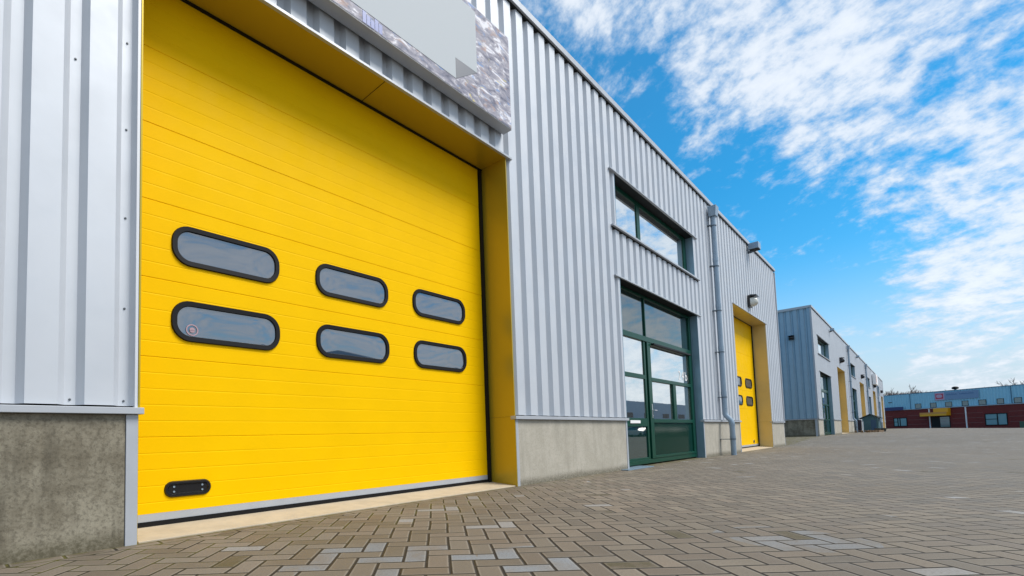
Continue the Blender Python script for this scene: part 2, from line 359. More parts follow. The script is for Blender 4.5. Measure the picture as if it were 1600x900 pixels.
# ------------------------------------------------------------------ ground
def ss(a, b, x):
    t = max(0.0, min(1.0, (x-a)/(b-a))); return t*t*(3-2*t)
def ground_z(x, y):
    z = 0.21*ss(23.6, 32, x) - 0.2*ss(98, 124, x)
    return z - 0.42*ss(0, 18, -y)*ss(45, 108, x)
def axis(lo, hi, dense0, dense1, step, coarse):
    a = []; x = lo
    while x < hi:
        a.append(x); x += step if dense0 <= x < dense1 else coarse
    a.append(hi); return a
xs = axis(-320, 900, -5, 130, 1.5, 25); ys = axis(-500, 500, -30, 6, 1.5, 22)
gm = MB(); vs = [(x, y, ground_z(x, y)) for x in xs for y in ys]; ny = len(ys)
gm.add(vs, [(i*ny+j, (i+1)*ny+j, (i+1)*ny+j+1, i*ny+j+1) for i in range(len(xs)-1) for j in range(ny-1)], True)
paving = gm.build('paving', m_pave); tag(paving, kind='structure')

# ------------------------------------------------------------------ hall builder
LEDGE = 0.965
def rr_outline(cx, cz, w, h, r, n=8):
    pts = []
    for qx, qz, a0 in ((1, 1, 0), (-1, 1, PI/2), (-1, -1, PI), (1, -1, 1.5*PI)):
        for k in range(n+1):
            a = a0 + PI/2*k/n
            pts.append((cx + qx*(w/2-r) + r*math.cos(a), cz + qz*(h/2-r) + r*math.sin(a)))
    return pts
def sectional_door(root, xa, xb, ztop, wins, vent, yfront=0.45, simple=False):
    mb = MB(); z0 = 0.145
    prof = [(yfront+0.05, z0), (yfront, z0)]; z = 0.10
    k = 0
    while z < ztop - 0.02:
        if z > z0 + 0.01:
            sec = (k % 5 == 0); dp = 0.0042 if sec else 0.0015; hw = 0.005 if sec else 0.006
            prof += [(yfront, z-hw), (yfront+dp, z-0.001), (yfront+dp, z+0.001), (yfront, z+hw)]
        z += 0.1298; k += 1
    prof += [(yfront, ztop), (yfront+0.05, ztop)]
    n = len(prof); vs = [(xa, y, z) for y, z in prof] + [(xb, y, z) for y, z in prof]
    mb.add(vs, [(i, n+i, n+i+1, i+1) for i in range(n-1)] + [(n-1, 2*n-1, n, 0)])
    door = mb.build('sectional_door', m_yel, root)
    MB().box(xa, xb, yfront-0.004, yfront+0.04, 0.085, 0.144).build('bottom_rail', m_trim, door)
    s = MB(); s.box(xa-0.02, xb, yfront-0.012, yfront+0.03, 0.03, 0.084)
    s.box(xb+0.002, xb+0.055, yfront-0.03, yfront+0.02, 0.03, ztop); s.box(xa-0.02, xb+0.07, yfront-0.03, yfront+0.02, ztop-0.018, ztop+0.0)
    s.box(xa-0.08, xa-0.022, yfront-0.03, yfront+0.02, 0.03, ztop-0.046)
    s.build('rubber_seal', m_black, door)
    for (cx, cz, w, h) in wins:
        fr = MB(); r = 0.155 if w > 0.5 else 0.1
        o1 = rr_outline(cx, cz, w, h, r); o2 = rr_outline(cx, cz, w-0.016, h-0.016, r-0.008); o3 = rr_outline(cx, cz, w-0.092, h-0.092, r-0.046); o4 = rr_outline(cx, cz, w-0.110, h-0.110, r-0.055)
        rings = [[(x, yfront+0.002, z) for x, z in o1], [(x, yfront-0.018, z) for x, z in o2], [(x, yfront-0.016, z) for x, z in o3], [(x, yfront+0.010, z) for x, z in o4]]
        n = len(o1); vs = [v for q in rings for v in q]
        fr.add(vs, [(q*n+i, q*n+(i+1) % n, (q+1)*n+(i+1) % n, (q+1)*n+i) for q in range(3) for i in range(n)], False)
        fr.build('window_frame', m_black, door)
        pn = MB(); g = rr_outline(cx, cz, w-0.10, h-0.10, r-0.05)
        pn.add([(cx, yfront-0.006, cz)] + [(x, yfront-0.0015, z) for x, z in g], [(0, 1+i, 1+(i+1) % n) for i in range(n)], True)
        pn.build('window_pane', m_dglass, door)
    if vent:
        cx, cz, w, h = vent
        r = min(w, h)/2*0.96; vt = MB()
        o1 = rr_outline(cx, cz, w, h, r); o2 = rr_outline(cx, cz, w-0.02, h-0.02, r-0.01); o3 = rr_outline(cx, cz, w-0.05, h-0.05, r-0.025); o4 = rr_outline(cx, cz, w-0.07, h-0.07, max(r-0.035, 0.01))
        rings = [[(x, yfront+0.002, z) for x, z in o1], [(x, yfront-0.014, z) for x, z in o2], [(x, yfront-0.014, z) for x, z in o3], [(x, yfront-0.002, z) for x, z in o4]]
        n = len(o1); vs = [v for q in rings for v in q]
        vt.add(vs, [(q*n+i, q*n+(i+1) % n, (q+1)*n+(i+1) % n, (q+1)*n+i) for q in range(3) for i in range(n)] + [tuple(range(3*n, 4*n))], False)
        v = vt.build('hand_grip', m_blackgloss, door)
        sc = MB()
        for sx in (-1, 1):
            for sz in (-1, 1): sc.cyl((cx+sx*(w/2-0.075), yfront-0.001, cz+sz*0.020), (cx+sx*(w/2-0.075), yfront-0.008, cz+sz*0.020), 0.008, n=10)
        if w > 0.3:
            for sx in (-1, 1):
                for sz in (-1, 1): MB().cyl((cx+sx*(w/2-0.075), yfront-0.001, cz+sz*0.020), (cx+sx*(w/2-0.075), yfront-0.008, cz+sz*0.020), 0.008, n=10).build('grip_screw', m_zinc, door)
    return door
def hood(root, xa, xb, z, name='drip_flashing'):
    mb = MB(); mb.box(xa-0.24, xb+0.24 if xb-xa < 4.6 and xa > 6 else xb+0.11, -0.035, 0.10, z-0.012, z+0.022)
    return mb.build(name, m_trim, root)
def hall(root, x0, x1, ground_ops, upper_ops, depth=16.0, H=7.14, phase=0.333, weathered_to=None, screws=True, ends=(False, True)):
    """front face in the plane y=0, outward -y.  ground_ops/upper_ops: (xa, xb, za, zb, recess)"""
    ops = sorted(ground_ops + upper_ops)
    cuts = sorted(set([x0, x1] + [o[0] for o in ops] + [o[1] for o in ops]))
    clad = MB(); core = MB(); scr = MB()
    for a, b in zip(cuts, cuts[1:]):
        mid = (a+b)/2
        segs = [(0.0, H-0.02)]
        for (xa, xb, za, zb, rc) in ops:
            if xa < mid < xb:
                new = []
                for s0, s1 in segs:
                    if zb <= s0 or za >= s1: new.append((s0, s1)); continue
                    if za > s0: new.append((s0, za))
                    if zb < s1: new.append((zb, s1))
                segs = new
        for s0, s1 in segs:
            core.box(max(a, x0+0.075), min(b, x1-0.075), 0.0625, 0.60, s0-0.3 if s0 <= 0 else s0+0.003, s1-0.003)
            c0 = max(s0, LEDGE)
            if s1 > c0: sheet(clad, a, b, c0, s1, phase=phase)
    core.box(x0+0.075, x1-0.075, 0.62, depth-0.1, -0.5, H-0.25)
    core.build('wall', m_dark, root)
    for a, b in ((x0, -1), (x1, 1)):     # end walls
        q = MB(); c = 1 if b > 0 else 0
        # corrugated end sheet, built along y
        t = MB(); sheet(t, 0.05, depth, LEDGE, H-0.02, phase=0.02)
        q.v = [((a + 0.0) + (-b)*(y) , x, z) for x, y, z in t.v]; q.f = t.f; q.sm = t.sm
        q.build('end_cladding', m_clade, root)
        e = MB(); e.box(min(a+(-b)*0.02, a-b*0.055), max(a+(-b)*0.02, a-b*0.055), 0.16, depth, -0.5, LEDGE-0.02); e.build('end_plinth', m_concd, root)
        e = MB(); e.box(min(a-b*0.066, a-b*0.3), max(a-b*0.066, a-b*0.3), 0.61, depth-0.11, -0.3, H-0.3); e.build('end_wall', m_dark, root)
        e = MB(); e.box(min(a-b*0.005, a-b*0.05), max(a-b*0.005, a-b*0.05), 0.001, 0.158, -0.5, LEDGE-0.03); e.build('corner_trim', m_trim, root)
        e = MB(); e.box(a-0.03 if b < 0 else a-0.02, a+0.02 if b < 0 else a+0.03, -0.03, 0.05, LEDGE-0.012, H-0.14); e.build('corner_trim', m_trim, root)
        e = MB(); e.box(min(a+b*0.03, a-b*0.04), max(a+b*0.03, a-b*0.04), 0.06, depth, LEDGE-0.06, LEDGE-0.012); e.build('plinth_flashing', m_trim, root)
        e = MB(); e.box(min(a+b*0.05, a-b*0.10), max(a+b*0.05, a-b*0.10), 0.101, depth, H-0.13, H); e.build('roof_flashing', m_trim, root)
    clad.build('cladding', m_clad, root)
    # roof and its edge
    MB().box(x0+0.1, x1-0.1, 0.11, depth, H-0.2, H-0.06).build('roof', m_roof, root)
    rf = MB(); rf.box(x0-0.05, x1+0.05, -0.045, 0.10, H-0.10, H); rf.build('roof_flashing', m_trim, root)
    MB().box(x0+0.03, x1-0.03, -0.012, 0.049, H-0.122, H-0.1015).build('eaves_shade_strip', m_dark, root)  # dark strip standing in for shade in the troughs under the cap
    # plinth pieces between the ground openings
    g = sorted(ground_ops); edges = [x0] + [v for o in g for v in (o[0], o[1])] + [x1]
    for a, b in zip(edges[::2], edges[1::2]):
        if b - a < 0.02: continue
        wth = weathered_to is not None and b < weathered_to
        ta = 0.0 if a == x0 else 0.062; tb = 0.0 if b == x1 else (0.075 if wth else 0.055)
        MB().box(a+ta, b-tb, 0.004, 0.057, -0.5, LEDGE-0.062).build('plinth', m_concd if wth else m_conc, root, bevel=0.003)
        if ta: MB().box(a, a+ta-0.002, -0.004, 0.05, -0.5, LEDGE-0.062).build('plinth_edge_trim', m_trim, root, bevel=0.002)
        if tb: MB().box(b-tb+0.002, b, -0.004, 0.05, -0.5, LEDGE-0.062).build('plinth_edge_trim', m_trim, root, bevel=0.002)
        MB().box(a-(0.03 if a != x0 else 0), b+(0.03 if b != x1 else 0), -0.036, 0.057, LEDGE-0.060, LEDGE-0.014).build('plinth_flashing', m_trim, root, bevel=0.003)
    if screws:
        spots = []; k = 0; x = phase + 0.163 + 0.038 + 0.033
        while x < x1:
            if x > max(x0, 0) + 0.1:
                st = 0.66 if abs(x - 0.867) < 0.1 else 2.35
                z = 1.0 + (k % 3)*0.35*(k > 47)
                off = (k*0.37) % 0.4
                z += 0.0
                while z < H-0.2:
                    if not any(xa-0.05 < x < xb+0.05 and za-0.05 < z < zb+0.05 for xa, xb, za, zb, rc in ops):
                        spots.append((x, z))
                    z += st
            k += 1; x += 0.305
        scr.cyl((0, 0.0565, 0), (0, 0.053, 0), 0.008, n=8); scr.cyl((0, 0.053, 0), (0, 0.048, 0), 0.005, n=6)
        first = scr.build('screw', m_screw, root)
        for q, (x, z) in enumerate(sorted(spots)[:99]):
            c = first if q == 0 else first.copy()
            if q: COL.objects.link(c); c.parent = root
            c.location = (x, 0, z)
def reveal(root, xa, xb, za, zb, rc, material, yellow=False):
    y0 = 0.0 if yellow else -0.002
    MB().box(xb-0.012, xb+0.004, y0, rc+0.05, za, zb-0.001).build('side_reveal', material, root)
    MB().box(xa-0.004, xa+0.012, y0, rc+0.05, za, zb-0.001).build('side_reveal', material, root)
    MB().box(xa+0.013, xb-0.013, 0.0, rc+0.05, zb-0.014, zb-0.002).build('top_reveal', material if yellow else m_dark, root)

# ------------------------------------------------------------------ the near hall
hall1 = empty('warehouse', (0, 0, 0), 0, 'long silver ribbed-metal warehouse in the foreground, with the big yellow door and grey plinth', 'warehouse')
D1 = (0.95, 5.44, -0.1, 4.585, 0.45); G1 = (8.955, 13.43, -0.1, 3.63, 0.17); D2 = (16.90, 21.28, -0.1, 4.56, 0.45)
W1 = (8.93, 13.44, 4.58, 5.68, 0.17)
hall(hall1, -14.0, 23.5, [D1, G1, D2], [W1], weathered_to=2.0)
def yellow_opening(root, D, wins, vent, far=False):
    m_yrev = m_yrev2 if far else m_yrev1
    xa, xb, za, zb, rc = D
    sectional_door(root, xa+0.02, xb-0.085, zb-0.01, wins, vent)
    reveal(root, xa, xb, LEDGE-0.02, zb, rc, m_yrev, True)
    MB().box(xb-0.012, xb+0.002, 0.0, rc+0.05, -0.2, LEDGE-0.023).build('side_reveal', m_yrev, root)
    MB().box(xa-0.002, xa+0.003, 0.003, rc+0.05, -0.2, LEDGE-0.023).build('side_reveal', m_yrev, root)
    MB().box(xa-0.022, xa-0.0045, -0.004, 0.05, LEDGE-0.012, zb-0.013).build('corner_trim', m_trim2, root)
    h = MB(); h.box(xa-0.02, xb+0.11, -0.035, 0.06, zb-0.012, zb+0.018); h.build('drip_flashing', m_trim, root, bevel=0.002)
    t = MB(); t.add([(xa+0.013, 0.02, -0.1), (xb-0.013, 0.02, -0.1), (xb-0.013, rc+0.1, -0.1), (xa+0.013, rc+0.1, -0.1), (xa+0.013, 0.02, 0.012), (xb-0.013, 0.02, 0.012), (xb-0.013, rc+0.1, 0.055), (xa+0.013, rc+0.1, 0.055)],
          [(0,3,2,1),(4,5,6,7),(0,1,5,4),(1,2,6,5),(2,3,7,6),(3,0,4,7)])
    t.build('threshold', m_sill, root, bevel=0.004)
wz = (2.3775, 1.7275)
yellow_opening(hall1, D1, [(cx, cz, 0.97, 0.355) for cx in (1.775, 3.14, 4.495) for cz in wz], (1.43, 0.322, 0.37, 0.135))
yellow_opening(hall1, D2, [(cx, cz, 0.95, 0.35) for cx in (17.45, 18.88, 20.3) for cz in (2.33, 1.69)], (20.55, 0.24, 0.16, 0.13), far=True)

def glazed_front(root, G, dx=0.0, full=True, scale=1.0):
    """storefront: left side light, door leaf, upper lights.  coordinates are those of the first one, shifted by dx and scaled in width"""
    xa, xb, za, zb, rc = G
    def X(x): return xa + (x - 8.955) * (xb - xa) / 4.475
    y0, y1 = rc, rc+0.06
    fr = MB()
    def bar(a, b, c, d, yy=0.0): fr.box(X(a), X(b), y0+yy, y1, c, d)
    bar(8.968, 9.03, 0.03, zb-0.02); bar(13.27, 13.417, 0.03, zb-0.02); 
    fr2 = MB(); bar(9.031, 13.269, 3.56, zb-0.02); bar(9.031, 13.269, 2.61, 2.72, -0.012)
    bar(10.48, 10.52, 2.721, 3.559)
    bar(9.031, 13.269, 0.03, 0.12)
    fr.build('storefront_frame', m_green, root, bevel=0.004)
    lf = MB()
    for a, b, c, d in ((9.031, 9.36, 0.121, 2.609), (10.36, 10.44, 0.121, 2.609), (9.361, 10.359, 1.80, 1.89), (9.361, 10.359, 0.80, 0.97), (9.361, 10.359, 0.121, 0.16)):
        if a == 9.031: b = 9.09
        if a == 9.361: a = 9.091
        lf.box(X(a), X(b), y0+0.008, y1, c, d)
    lf.build('side_light_frame', m_green, root, bevel=0.003)
    dl = MB()
    for a, b, c, d in ((10.505, 10.68, 0.125, 2.605), (13.16, 13.26, 0.125, 2.605), (10.681, 13.159, 2.565, 2.605), (10.681, 13.159, 1.775, 1.855), (10.681, 13.159, 0.88, 0.96), (10.681, 13.159, 0.125, 0.18), (11.92, 12.10, 0.961, 1.774)):
        dl.box(X(a), X(b), y0-0.010, y1, c, d)
    leaf = dl.build('door_leaf', m_green, root, bevel=0.004)
    gp = MB().box(X(10.681), X(13.159), y0+0.012, y1-0.01, 0.181, 0.879).build('lower_panel', m_gpanel, leaf)
    gap = MB().box(X(10.441), X(10.499), y0+0.045, y1, 0.125, 2.605); gap.build('door_gap', m_black, root)
    panes = [(9.031, 10.479, 2.721, 3.559, None), (10.521, 13.269, 2.721, 3.559, None), (9.091, 10.359, 1.891, 2.609, None), (9.091, 10.359, 0.971, 1.799, None), (9.091, 10.359, 0.161, 0.799, None),
             (10.681, 13.159, 1.856, 2.564, leaf), (10.681, 11.919, 0.961, 1.774, leaf), (12.101, 13.159, 0.961, 1.774, leaf)]
    for a, b, c, d, p in panes:
        p2 = MB().box(X(a), X(b), y0+0.03, y1-0.01, c, d).build('glass_pane', m_glass2 if 0.9 < c < 2.7 else m_glass, p or root)
    if full:
        # lever handle on its plate
        h = MB(); h.box(10.59, 10.625, y0-0.018, y0-0.0101, 0.98, 1.28); h.cyl((10.608, y0-0.018, 1.14), (10.608, y0-0.06, 1.14), 0.011, n=12); h.cyl((10.60, y0-0.06, 1.14), (10.74, y0-0.06, 1.14), 0.011, n=12)
        h.cyl((10.608, y0-0.018, 1.03), (10.608, y0-0.03, 1.03), 0.012, n=12)
        h.build('lever_handle', m_trim, leaf, bevel=0.002)
        MB().box(9.50, 9.98, y0-0.006, y0+0.0075, 0.865, 0.925).build('letter_plate', m_white, root, bevel=0.002)
        MB().box(10.74, 13.10, y0-0.075, y0-0.0105, 2.56, 2.60).build('transom_shade_strip', m_black, leaf, bevel=0.004)  # black bar drawn for the shadow under the transom
    reveal(root, xa, xb, -0.2, zb, rc, m_reveal_g)
    h = MB(); h.box(xa-0.23, xb+0.26, -0.035, 0.06, zb-0.012, zb+0.012); h.build('drip_flashing', m_trim, root)
def upper_window(root, Wd, far=False):
    xa, xb, za, zb, rc = Wd
    def X(x): return xa + (x - 8.93) * (xb - xa) / 4.51
    y0, y1 = rc, rc+0.05
    fr = MB()
    for a, b, c, d in ((8.945, 9.02, za+0.03, zb-0.02), (13.22, 13.425, za+0.03, zb-0.02), (9.021, 13.219, zb-0.10, zb-0.02), (9.021, 13.219, za+0.03, za+0.09), (10.34, 10.50, za+0.091, zb-0.101)):
        fr.box(X(a), X(b), y0, y1, c, d)
    f = fr.build('window_frame', m_green, root, bevel=0.003)
    for a, b in ((9.021, 10.339), (10.501, 13.219)):
        MB().box(X(a), X(b), y0+0.02, y1-0.005, za+0.091, zb-0.101).build('glass_pane', m_glass2, f)
    reveal(root, xa, xb, za+0.025, zb, rc, m_reveal_g)
    MB().box(xa-0.24, xb+0.26, -0.045, 0.06, zb-0.010, zb+0.012).build('drip_flashing', m_trim, root)
    MB().box(xa-0.24, xb+0.26, -0.055, rc+0.02, za-0.016, za+0.016).build('window_sill', m_trim, root)
    MB().box(xa-0.22, xb+0.24, -0.010, 0.049, za-0.036, za-0.0175).build('sill_shade_strip', m_dark, root)  # dark strip drawn for the shade in the troughs below the sill
glazed_front(hall1, G1)
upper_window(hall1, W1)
# round sticker inside the lower left pane of the big door, and the joint of its soffit lining
st = MB(); n = 28
for r0, r1 in ((0.050, 0.040), (0.022, 0.0)):
    vs = [(1.455 + rr_*math.cos(2*PI*i/n), 0.4405, 1.655 + rr_*math.sin(2*PI*i/n)) for rr_ in (r0, max(r1, 0.001)) for i in range(n)]
    st.add(vs, [(i, (i+1) % n, n+(i+1) % n, n+i) for i in range(n)])
st.box(1.433, 1.477, 0.4385, 0.4395, 1.652, 1.659)
st.build('sticker', mat('faded_red_sticker', (0.38, 0.26, 0.30), 0.5), hall1)
MB().box(3.275, 3.28, 0.004, 0.44, 4.5675, 4.5705).build('soffit_joint', m_dark, hall1)
# number on the glass of the door
cu_ = bpy.data.curves.new('house_number', 'FONT'); cu_.body = '24b'; cu_.size = 0.31; cu_.extrude = 0.001; cu_.space_character = 1.25
to = bpy.data.objects.new('tmp', cu_); COL.objects.link(to)
dg = bpy.context.evaluated_depsgraph_get(); me = bpy.data.meshes.new_from_object(to.evaluated_get(dg)); bpy.data.objects.remove(to)
num = bpy.data.objects.new('house_number', me); me.materials.clear(); me.materials.append(m_white); COL.objects.link(num)
num.parent = hall1; num.location = (12.42, 0.17+0.026, 1.93); num.rotation_euler = (PI/2, 0, 0); num.scale = (1.15, 1, 1)
# metal kick strip at the foot of the glass front
MB().box(8.62, 9.8, -0.13, 0.165, -0.02, 0.018).build('door_step', m_dgrey2, hall1, bevel=0.004)

# downpipe: hopper, pipe with a swan-neck, clips
def downpipe(root, x, zg, top=6.62, seg=16, det=True):
    y = -0.115; r = 0.066
    p = MB(); p.tube([(x, y, top+0.05), (x, y, 1.22), (x, y, 1.12), (x, y-0.02, 1.07), (x, y-0.13, 0.93), (x, y-0.15, 0.87), (x, y-0.15, 0.78), (x, y-0.15, zg-0.03)] if det else [(x, y, top+0.05), (x, y, zg)], r, seg)
    pipe = p.build('downpipe', m_zinc, root)
    if det:
        for z, yy, l in ((5.35, y, 0.11), (4.05, y, 0.11), (2.87, y, 0.11), (1.62, y, 0.11), (0.47, y-0.15, 0.05), (0.80, y-0.15, 0.06)):
            MB().cyl((x, yy, z), (x, yy, z+l), r+0.006, n=seg).build('pipe_socket', m_zinc, pipe)
        for z in (6.35, 5.2, 3.95, 2.8, 1.56, 0.42):
            yy = y-0.15 if z < 1 else y
            b = MB(); b.cyl((x, yy, z), (x, yy, z+0.028), r+0.011, n=seg); b.box(x-0.16, x-0.05, yy+0.03, 0.04, z+0.006, z+0.022)
            b.build('pipe_clip', m_dgrey, pipe)
    hb = MB(); hb.add([(x-0.14,-0.24,top+0.28),(x+0.14,-0.24,top+0.28),(x+0.14,-0.036,top+0.28),(x-0.14,-0.036,top+0.28),(x-0.11,-0.21,top),(x+0.11,-0.21,top),(x+0.11,-0.036,top),(x-0.11,-0.036,top)],
        [(0,1,2,3),(7,6,5,4),(0,4,5,1),(1,5,6,2),(2,6,7,3),(3,7,4,0)])
    hb.build('hopper', m_zinc, pipe, bevel=0.004)
    return pipe
downpipe(hall1, 14.93, 0.0)
MB().box(14.72, 14.735, -0.006, 0.03, LEDGE, 7.0).build('joint_trim', m_trim, hall1)
# outlet box under the roof edge, wall lamp above the second door: things of their own
def outlet_box(x, z, zc, label, cat, group=None, s=1.0):
    t = empty('roof_outlet', (x, -0.05, z), 0, label, cat, group)
    MB().box(-0.21*s, 0.21*s, -0.36*s, 0.0, -0.02*s, 0.24*s).build('box', m_zinc, t, bevel=0.006)
    MB().box(-0.19*s, 0.19*s, -0.34*s, -0.01, -0.035*s, -0.021*s).build('grille', m_dark, t)
    MB().box(-0.03, 0.03, -0.07, 0.05, -0.12*s, -0.036*s).build('bracket', m_dgrey, t)
    return t
outlet_box(19.35, 6.83, 0, 'grey box sticking out under the roof edge of the foreground hall, past its downpipe', 'spout', s=0.82)
def wall_lamp(x, z, label, group=None, y=0.0, rz=0.0, lens=None, hooded=False):
    t = empty('wall_lamp', (x, y, z), rz, label, 'wall lamp', group)
    b = MB(); b.box(-0.17, 0.17, -0.075, 0.0, -0.20, 0.19); b.build('back_box', m_blackgloss, t, bevel=0.01)
    h = MB(); h.add([(-0.19,-0.075,0.20),(0.19,-0.075,0.20),(0.17,-0.27,0.17),(-0.17,-0.27,0.17),(-0.19,-0.075,0.13),(0.19,-0.075,0.13),(0.17,-0.27,0.13),(-0.17,-0.27,0.13)],
          [(0,1,2,3),(7,6,5,4),(0,4,5,1),(1,5,6,2),(2,6,7,3),(3,7,4,0)]); h.build('hood', m_blackgloss, t, bevel=0.006)
    l = MB(); n = 14; vs = []; rings = []
    for k in range(6):
        a = k/5*PI/2; yy = -0.076 - 0.20*math.sin(a); sc = math.cos(a)*0.85+0.15
        rings.append([(0.165*sc*math.copysign(abs(math.cos(q))**0.6, math.cos(q)), yy, -0.03+0.155*sc*math.copysign(abs(math.sin(q))**0.6, math.sin(q))) for q in [2*PI*i/n for i in range(n)]])
    vs = [v for q in rings for v in q]
    l.add(vs, [(q*n+i, q*n+(i+1) % n, (q+1)*n+(i+1) % n, (q+1)*n+i) for q in range(5) for i in range(n)], True); l.add(rings[-1], [tuple(range(n))])
    if hooded: t.scale = (0.75, 0.9, 0.6)
    l.build('lens', lens or m_lens, t)
    return t
wall_lamp(18.98, 4.98, 'black wall lamp with clear bulging lens above the smaller yellow door of the foreground hall')

# sign over the big door
sg = empty('signboard', (3.2, 0, 4.87), 0, 'wide box sign, blank pale grey with faded photo border, above the big yellow door', 'sign')
def at(ob_mb, name, material, **k):
    return ob_mb.build(name, material, sg, **k)
b = MB(); b.box(-2.177, 2.177, -0.165, -0.02, 0.0, 1.33); at(b, 'sign_box', m_trim, bevel=0.003)
b = MB(); b.box(-2.165, 2.165, -0.169, -0.1655, 0.012, 1.318); at(b, 'photo_print', m_print)
gx = lambda x: x-3.2
gz = lambda z: z-4.87
b = MB(); b.extrude_xz([(gx(1.75), gz(5.02)), (gx(4.25), gz(5.02)), (gx(4.25), gz(5.285)), (gx(4.655), gz(5.305)), (gx(4.655), gz(6.12)), (gx(1.75), gz(6.12))], -0.172, -0.1695); at(b, 'blank_field', m_blank)
b = MB(); b.extrude_xz([(gx(4.252), gz(5.02)), (gx(4.655), gz(5.303)), (gx(4.252), gz(5.283))], -0.172, -0.1695); at(b, 'corner_mark', m_tri)
b = MB()
for k in range(5): b.box(gx(2.86+0.052*k), gx(2.905+0.052*k), -0.1715, -0.1695, gz(4.89), gz(5.015-0.02*(k % 3)))
at(b, 'blue_mark', m_bluep)

# ------------------------------------------------------------------ the second hall, farther along the same line, standing slightly higher
hall2 = empty('warehouse', (32.6, 0, 0.21), 0, 'second silver ribbed-metal hall farther down the yard, its blue-shaded end wall facing the camera', 'warehouse')
g2 = []; u2 = []
L2 = 64.6
units = [0.0, 16.45, 32.9, 49.3]
for i, u in enumerate(units):
    gs = 1.75; gw = 4.5 if i == 0 else 4.2
    if i > 0: gs = 2.1
    if i < 3:
        g2.append((u+gs, u+gs+gw, -0.3, 3.62, 0.17)); g2.append((u+10.0, u+14.5, -0.3, 4.56, 0.45))
        u2.append((u+gs, u+gs+gw, 4.60, 5.66, 0.17))
    else:
        g2.append((u+gs, u+gs+gw, -0.3, 3.62, 0.17)); u2.append((u+gs, u+gs+gw, 4.60, 5.66, 0.17)); g2.append((u+9.0, u+13.2, -0.3, 4.56, 0.45))
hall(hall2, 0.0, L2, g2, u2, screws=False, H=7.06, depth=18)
for o in g2:
    if o[4] > 0.3: yellow_opening(hall2, o, [(o[0]+d, z, 0.95, 0.35) for d in (0.62, 2.0, 3.4) for z in (2.35, 1.7)], None, far=True)
    else: glazed_front(hall2, o, full=False)
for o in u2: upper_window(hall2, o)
for i, x in enumerate((16.9, 33.3, 49.9)): downpipe(hall2, x, -0.03, top=6.5, seg=10, det=True)
where2 = ['nearest door of the second hall', 'second door of the second hall', 'third door of the second hall', 'last door of the second hall']
for i, x in enumerate((11.9, 28.5, 44.8, 58.5)):
    l = wall_lamp(32.6+x, 5.38, 'small dark wall lamp above the ' + where2[i], 'wall lamps above the doors of the second hall', lens=m_blackgloss)
l = wall_lamp(32.6-0.01, 5.63, 'black wall lamp alone on the blue-shaded end wall of the second hall', y=0.92, rz=-PI/2, lens=m_blackgloss, hooded=True)
for i, x in enumerate((7.2, 24.5)):
    outlet_box(32.6+x, 6.83, 0, ['grey box under the roof edge of the second hall, the one nearer its corner', 'grey box under the roof edge of the second hall, between its first two downpipes'][i], 'spout', 'outlet boxes under the roof edge of the second hall', s=0.6)
# white sign high up on the far part of the second hall
s2 = empty('signboard', (32.6+44.6, -0.02, 5.5), 0, 'small white sign high on the far part of the second hall', 'sign')
MB().box(-1.6, 1.6, -0.35, -0.03, 0.0, 1.2).build('panel', m_white, s2); MB().box(-1.45, -0.9, -0.356, -0.351, 0.2, 1.0).build('red_mark', mat('orange_red', (0.55, 0.12, 0.05), 0.5), s2)

# ------------------------------------------------------------------ little teal shed, pallets, boards
m_teal = mat('teal_wood', (0.055, 0.13, 0.15), 0.6, var=0.12, vscale=5)
m_tealr = mat('dark_roof_felt', (0.02, 0.045, 0.045), 0.9)
m_wood = mat('old_wood', (0.17, 0.11, 0.06), 0.85, var=0.25, vscale=9)
sh = empty('shed', (54.0, -0.83, 0.21), 0, 'little teal shed with a dark gable roof standing before the second hall', 'shed'); sh.scale = (1.15, 1.15, 1.15)
b = MB(); b.add([(0,-0.45,0),(0,0.45,0),(0,0.45,0.98),(0,0,1.22),(0,-0.45,0.98),(1.5,-0.45,0),(1.5,0.45,0),(1.5,0.45,0.98),(1.5,0,1.22),(1.5,-0.45,0.98)],
      [(0,1,2,3,4),(9,8,7,6,5),(0,4,9,5),(1,6,7,2),(0,5,6,1)]); b.build('wall', m_teal, sh)
b = MB()
for sgn in (-1, 1):
    b.add([(-0.15, 0, 1.24), (1.65, 0, 1.24), (1.65, sgn*0.62, 0.93), (-0.15, sgn*0.62, 0.93), (-0.15, 0, 1.29), (1.65, 0, 1.29), (1.65, sgn*0.62, 0.98), (-0.15, sgn*0.62, 0.98)],
          [(0,3,2,1),(4,5,6,7),(0,1,5,4),(1,2,6,5),(2,3,7,6),(3,0,4,7)])
b.build('roof', m_tealr, sh)
MB().box(-0.02, -0.001, -0.30, -0.02, 0.05, 0.85).build('door', mat('blue_door', (0.04, 0.09, 0.16), 0.6), sh)
for yy in (-0.42, 0.40): MB().box(-0.02, -0.001, yy, yy+0.03, 0.02, 0.97).build('corner_post', mat('pale_teal', (0.22, 0.34, 0.36), 0.6), sh)
def pallet(x, y, rz, label):
    t = empty('pallet', (x, y, ground_z(x, y)), rz, label, 'pallet', 'wooden pallets beside the shed')
    for k in range(5): MB().box(-0.6, 0.6, -0.4+k*0.175, -0.4+k*0.175+0.12, 0.12, 0.142).build('deck_board', m_wood, t)
    for k in range(3): MB().box(-0.6, 0.6, -0.4+k*0.36, -0.4+k*0.36+0.09, 0.0, 0.118).build('runner', m_wood, t)
    return t
pallet(48.6, -0.62, 0.1, 'low wooden pallet lying beside the wall, left of the teal shed')
pallet(50.2, -1.25, -0.2, 'low wooden pallet lying right before the teal shed')
